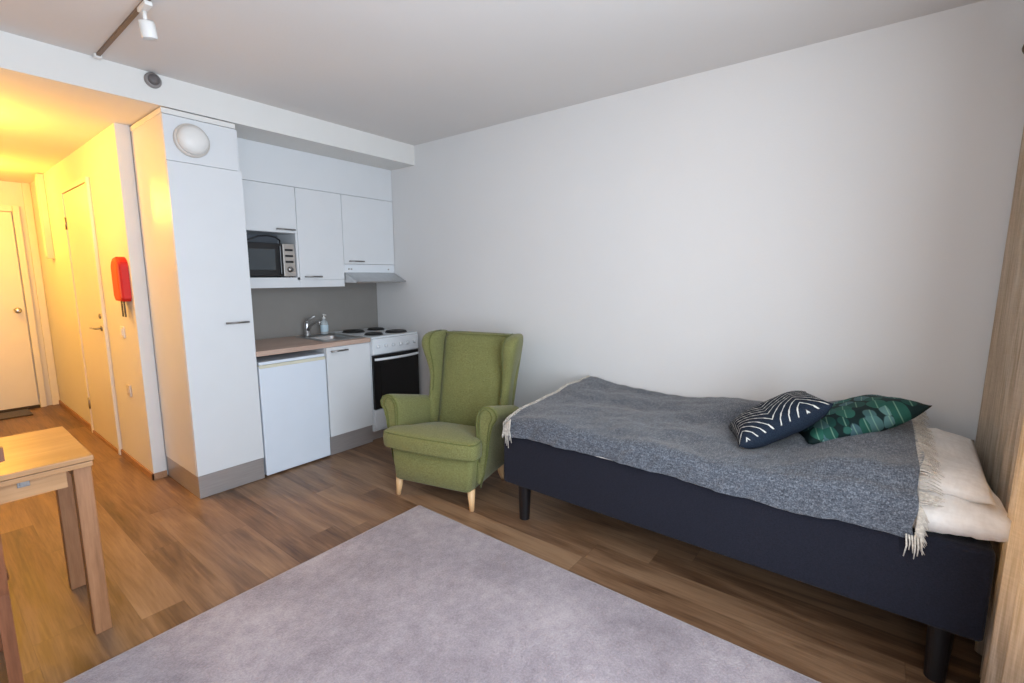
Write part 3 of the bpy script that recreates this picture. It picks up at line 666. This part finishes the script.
# mattress topper and sheet in one white layer
b = bmesh.new(); loft(b, [rr(BX0-.004, BX1, BY0+.25, BY1-.02, .03, .557), rr(BX0-.006, BX1, BY0+.246, BY1-.018, .03, .575), rr(BX0+.002, BX1, BY0+.25, BY1-.025, .03, .622), rr(BX0+.03, BX1-.02, BY0+.29, BY1-.06, .03, .636)]); ad(link('sheet', b, 'sheet', smooth=False))
def cushion(name, mat, sx, sy, th, pinch=.05, n=28, wr=.004, seed=0, zasym=1.0, par=None, crease=0):
    b = bmesh.new(); L = []
    for side in (1, -1):
        rows = []
        for j in range(n+1):
            row = []
            for i in range(n+1):
                u = -1+2*i/n; v = -1+2*j/n
                x = u*sx/2*(1-pinch*(1-v*v)); y = v*sy/2*(1-pinch*(1-u*u))
                hgt = ((1-u**4)*(1-v**4))**.55*th/2*(1-.15*(u*u+v*v)/2)
                z = side*hgt*(zasym if side < 0 else 1)
                if hgt > 0: z += (fbm((x*1+seed, y, side*3+seed), 9, wr)+fbm((x+seed, y*1.6, side*3), 22, wr*.5))*min(1, hgt/(th*.2))
                if crease and hgt > 0: z += -crease*abs(math.sin(5*x+6*y+seed))**6*min(1, hgt/(th*.3))
                if side < 0 and (i in (0, n) or j in (0, n)): row.append(L[0][j][i]); continue
                row.append(b.verts.new((x, y, z)))
            rows.append(row)
        L.append(rows)
        for j in range(n):
            for i in range(n):
                q_ = (rows[j][i], rows[j][i+1], rows[j+1][i+1], rows[j+1][i])
                b.faces.new(q_ if side > 0 else q_[::-1])
    return link(name, b, mat, par, True)
o = cushion('pillow', 'sheet', .87, .44, .170, .01, wr=.014, seed=3, crease=.014); o.location = (-.502, -3.460, .626); o.rotation_euler = (0, .03, .02)
tag(o, 'white pillow flat on the bed, lower of the two', 'pillow')
o = cushion('pillow', 'sheet', .76, .40, .105, .02, wr=.012, seed=9, crease=.018); o.location = (-.475, -3.450, .714); o.rotation_euler = (.04, .0, -.05)
tag(o, 'white crumpled pillow lying on top of the lower pillow', 'pillow')

# blanket / throw
def topz(x, y):
    z = .668+.030*sstep(-.90, -.25, x)
    z += .012*math.exp(-((y+1.80)/.12)**2)*sstep(-.4, -.05, x)
    z -= .018*math.exp(-((y+2.30)/.25)**2)*sstep(-.7, -.05, x)
    z += .020*sstep(-2.45, -2.75, y)*sstep(-.5, -.1, x)
    hp = sstep(-2.95, -3.30, y)
    z += hp*.096*sstep(-.95, -.82, x)
    z += fbm((x*1.1, y, 0), 4.2, .020)+fbm((x, y, 5), 14, .006)
    z -= .020*math.exp(-((x+.42-.10*(y+2.4))/.14)**2)*sstep(-1.9, -2.15, y)*sstep(-3.05, -2.85, y)+fbm((x*2, y*.6, 8), 30, .002)
    z += .006*math.sin((y*.5+x*1.0)*22+2*fbm((x, y, 2), 3))*sstep(-.1, -.9, x)*.6
    return z
KN = [(-1.75, .552), (-1.82, .555), (-1.91, .562), (-2.22, .565), (-2.455, .565), (-2.67, .560), (-2.83, .554), (-2.995, .552), (-3.105, .541), (-3.24, .566), (-3.345, .563), (-3.46, .556)]
def hemz(y):
    for (a, za), (c, zc) in zip(KN, KN[1:]):
        if a >= y >= c: return za+(zc-za)*(a-y)/(a-c)
    return KN[0][1] if y > KN[0][0] else KN[-1][1]
def blank_pt(sx_, y):      # sx_: 0 hem .. 1 wall
    if sx_ < .22:
        k = sx_/.22; zt = topz(-.90, y)-.035; z = hemz(y)+(zt-hemz(y))*k
        x = -.943-.008*math.sin(y*17+fbm((0, y, 0), 4, 2))*(1-k)-.004*math.sin(y*41+3*k)*(1-.5*k)-.002*math.sin(y*90+5*k)
        return Vector((x, y, z))
    if sx_ < .32:
        k = (sx_-.22)/.10; a = k*PI/2; x = -.942+.045*(1-math.cos(a)); zt0 = topz(-.90, y)-.035; zt1 = topz(-.897, y)
        return Vector((x, y, zt0+(zt1-zt0)*math.sin(a)))
    k = (sx_-.32)/.68; x = -.897+k*(.870); return Vector((x, y, topz(x, y)))
NA, NB = 78, 170; YB0, YB1 = -1.775, -3.452
t = tag(empty('throw_blanket', (-.48, -2.6, .66)), 'grey-blue woven throw blanket with pale fringe spread over the bed', 'blanket'); ad = lambda o: child_of(o, t)
b = bmesh.new(); R_ = []
for j in range(NB+1):
    v_ = j/NB; row = []
    for i in range(NA+1):
        u_ = i/NA; y = YB0+(YB1-YB0)*v_ + (.010*math.sin(u_*9)+.006*math.sin(u_*23))*(1 if v_ > .9 else 0)*(v_-.9)*10
        p = blank_pt(u_, max(-3.47, y)); row.append(b.verts.new(p))
    R_.append(row)
for j in range(NB):
    for i in range(NA): b.faces.new((R_[j][i], R_[j+1][i], R_[j+1][i+1], R_[j][i+1]))
o = ad(link('woven_cloth', b, 'throw', smooth=True)); md = o.modifiers.new('th', 'SOLIDIFY'); md.thickness = .005; md.offset = 0
random.seed(4)
b = bmesh.new()                       # head-end fringe
for k in range(150):
    u_ = (k+random.random())/150; L_ = random.uniform(.035, .06); p = blank_pt(u_, YB1+.004); pts = [p+Vector((0, 0, .002))]
    dx, dz = random.uniform(-.3, .3), 0
    for q_ in (.3, .6, 1):
        pp = blank_pt(max(0, min(1, u_+dx*.02*q_)), YB1)
        d = Vector((random.uniform(-.004, .004), -L_*q_, .004-(.020*q_*q_ if u_ > .3 else .0)))
        if u_ < .24: d = Vector((-.004, -L_*q_*.45, -L_*q_*.8))
        pts.append(Vector((pp.x, YB1, pp.z))+d)
    tube(b, pts, [.0022, .002, .0018, .001], 5)
ad(tag(link('fringe', b, 'fringe', smooth=True), 'pale fringe at the pillow end', 'fringe')); 
b = bmesh.new()                       # long tassels at the near corner
for k in range(6):
    y0 = YB1+.012*k*.6-.01; p = Vector((-.947, y0, hemz(y0)+.02)); L_ = .05+.03*random.random()
    tube(b, [p, p+Vector((-.003, -.004, -L_*.5)), p+Vector((-.004+.004*random.random(), -.010+.012*random.random(), -L_))], [.0028, .0026, .0015], 5)
ad(link('tassels', b, 'fringe', smooth=True))
b = bmesh.new()                       # foot-end fringe, folded along the edge
for k in range(130):
    u_ = (k+random.random())/130; p = blank_pt(u_, YB0-.002)+Vector((0, 0, .004)); L_ = random.uniform(.03, .05)
    q1 = p+Vector((random.uniform(-.012, .012), .012, .005)); q2 = q1+Vector((random.uniform(-.01, .01), .012, -.010)); q3 = q2+Vector((random.uniform(-.006, .006), .003, -L_*.7))
    q3 = q2+(q3-q2)*(.5 if u_ < .25 else 1); rs_ = .6 if u_ < .3 else 1; tube(b, [p, q1, q2, q3], [.003*rs_, .003*rs_, .0026*rs_, .0015], 5)
for k in range(5):
    p = Vector((-.946-.002*k, YB0+.004-.008*k, .62+.008*k)); tube(b, [p, p+Vector((-.006, .002, -.06)), p+Vector((-.004, .006-.004*k, -.11-.018*(k % 3)))], [.0035, .003, .002], 5)
ad(link('fringe', b, 'fringe', smooth=True))
for o in t.children:
    for k_ in ('label', 'category', 'kind'):
        if k_ in o.keys() and (k_ == 'category'): del o[k_]

# cushions
o = cushion('cushion', 'cush_navy', .39, .39, .125, .06, seed=1, zasym=1.2); o.location = (-.55, -2.972, .785); o.rotation_euler = (-.133, -.56, -1.156)
tag(o, 'navy cushion with stitched white chevron lines lying on the blanket', 'cushion')
o = cushion('cushion', 'cush_green', .45, .45, .125, .06, seed=2, zasym=1.1); o.location = (-.385, -3.224, .785); o.rotation_euler = (-.20, -.42, -1.12)
tag(o, 'dark green cushion with teal leaf pattern behind the navy one', 'cushion')

# ================================================================== CURTAIN
t = tag(empty('curtain', (-.6, -3.70, 0)), 'beige woven floor-length curtain hanging beyond the head of the bed', 'curtain'); ad = lambda o: child_of(o, t)
b = bmesh.new(); n = 170; Zs = [.015, .3, .6, .9, 1.2, 1.5, 1.8, 2.1, 2.285]; rows = []
for z in Zs:
    row = []
    for i in range(n+1):
        u = i/n; x = -.012-1.36*u; tp_ = z/2.3
        y = -3.716 + (.026*math.sin(u*2*PI*8.5+.6)+.010*math.sin(u*2*PI*18+1+z*.6))*(1.05-.3*tp_) + .040*sstep(.50, .72, u)*(1-.25*tp_)
        row.append(b.verts.new((x, y, z)))
    rows.append(row)
for r1, r2 in zip(rows, rows[1:]):
    for i in range(n): b.faces.new((r1[i], r1[i+1], r2[i+1], r2[i]))
o = ad(link('cloth', b, 'curtain', smooth=True)); md = o.modifiers.new('th', 'SOLIDIFY'); md.thickness = .003
t = tag(empty('curtain_rail', (-1.7, -3.70, 2.3)), 'brown metal curtain rail end in the top right corner', 'curtain rail'); ad = lambda o: child_of(o, t)
b = bmesh.new(); tube(b, [(-.02, -3.69, 2.305), (-3.39, -3.69, 2.305)], .013, 12); ad(link('rod', b, 'rod', smooth=True))
b = bmesh.new(); lathe(b, [(.03, -.001), (.03, -.02), (.016, -.026), (.014, -.04)], -3.69, 2.305, 18, 'x'); ad(link('end_bracket', b, 'rod', smooth=True))
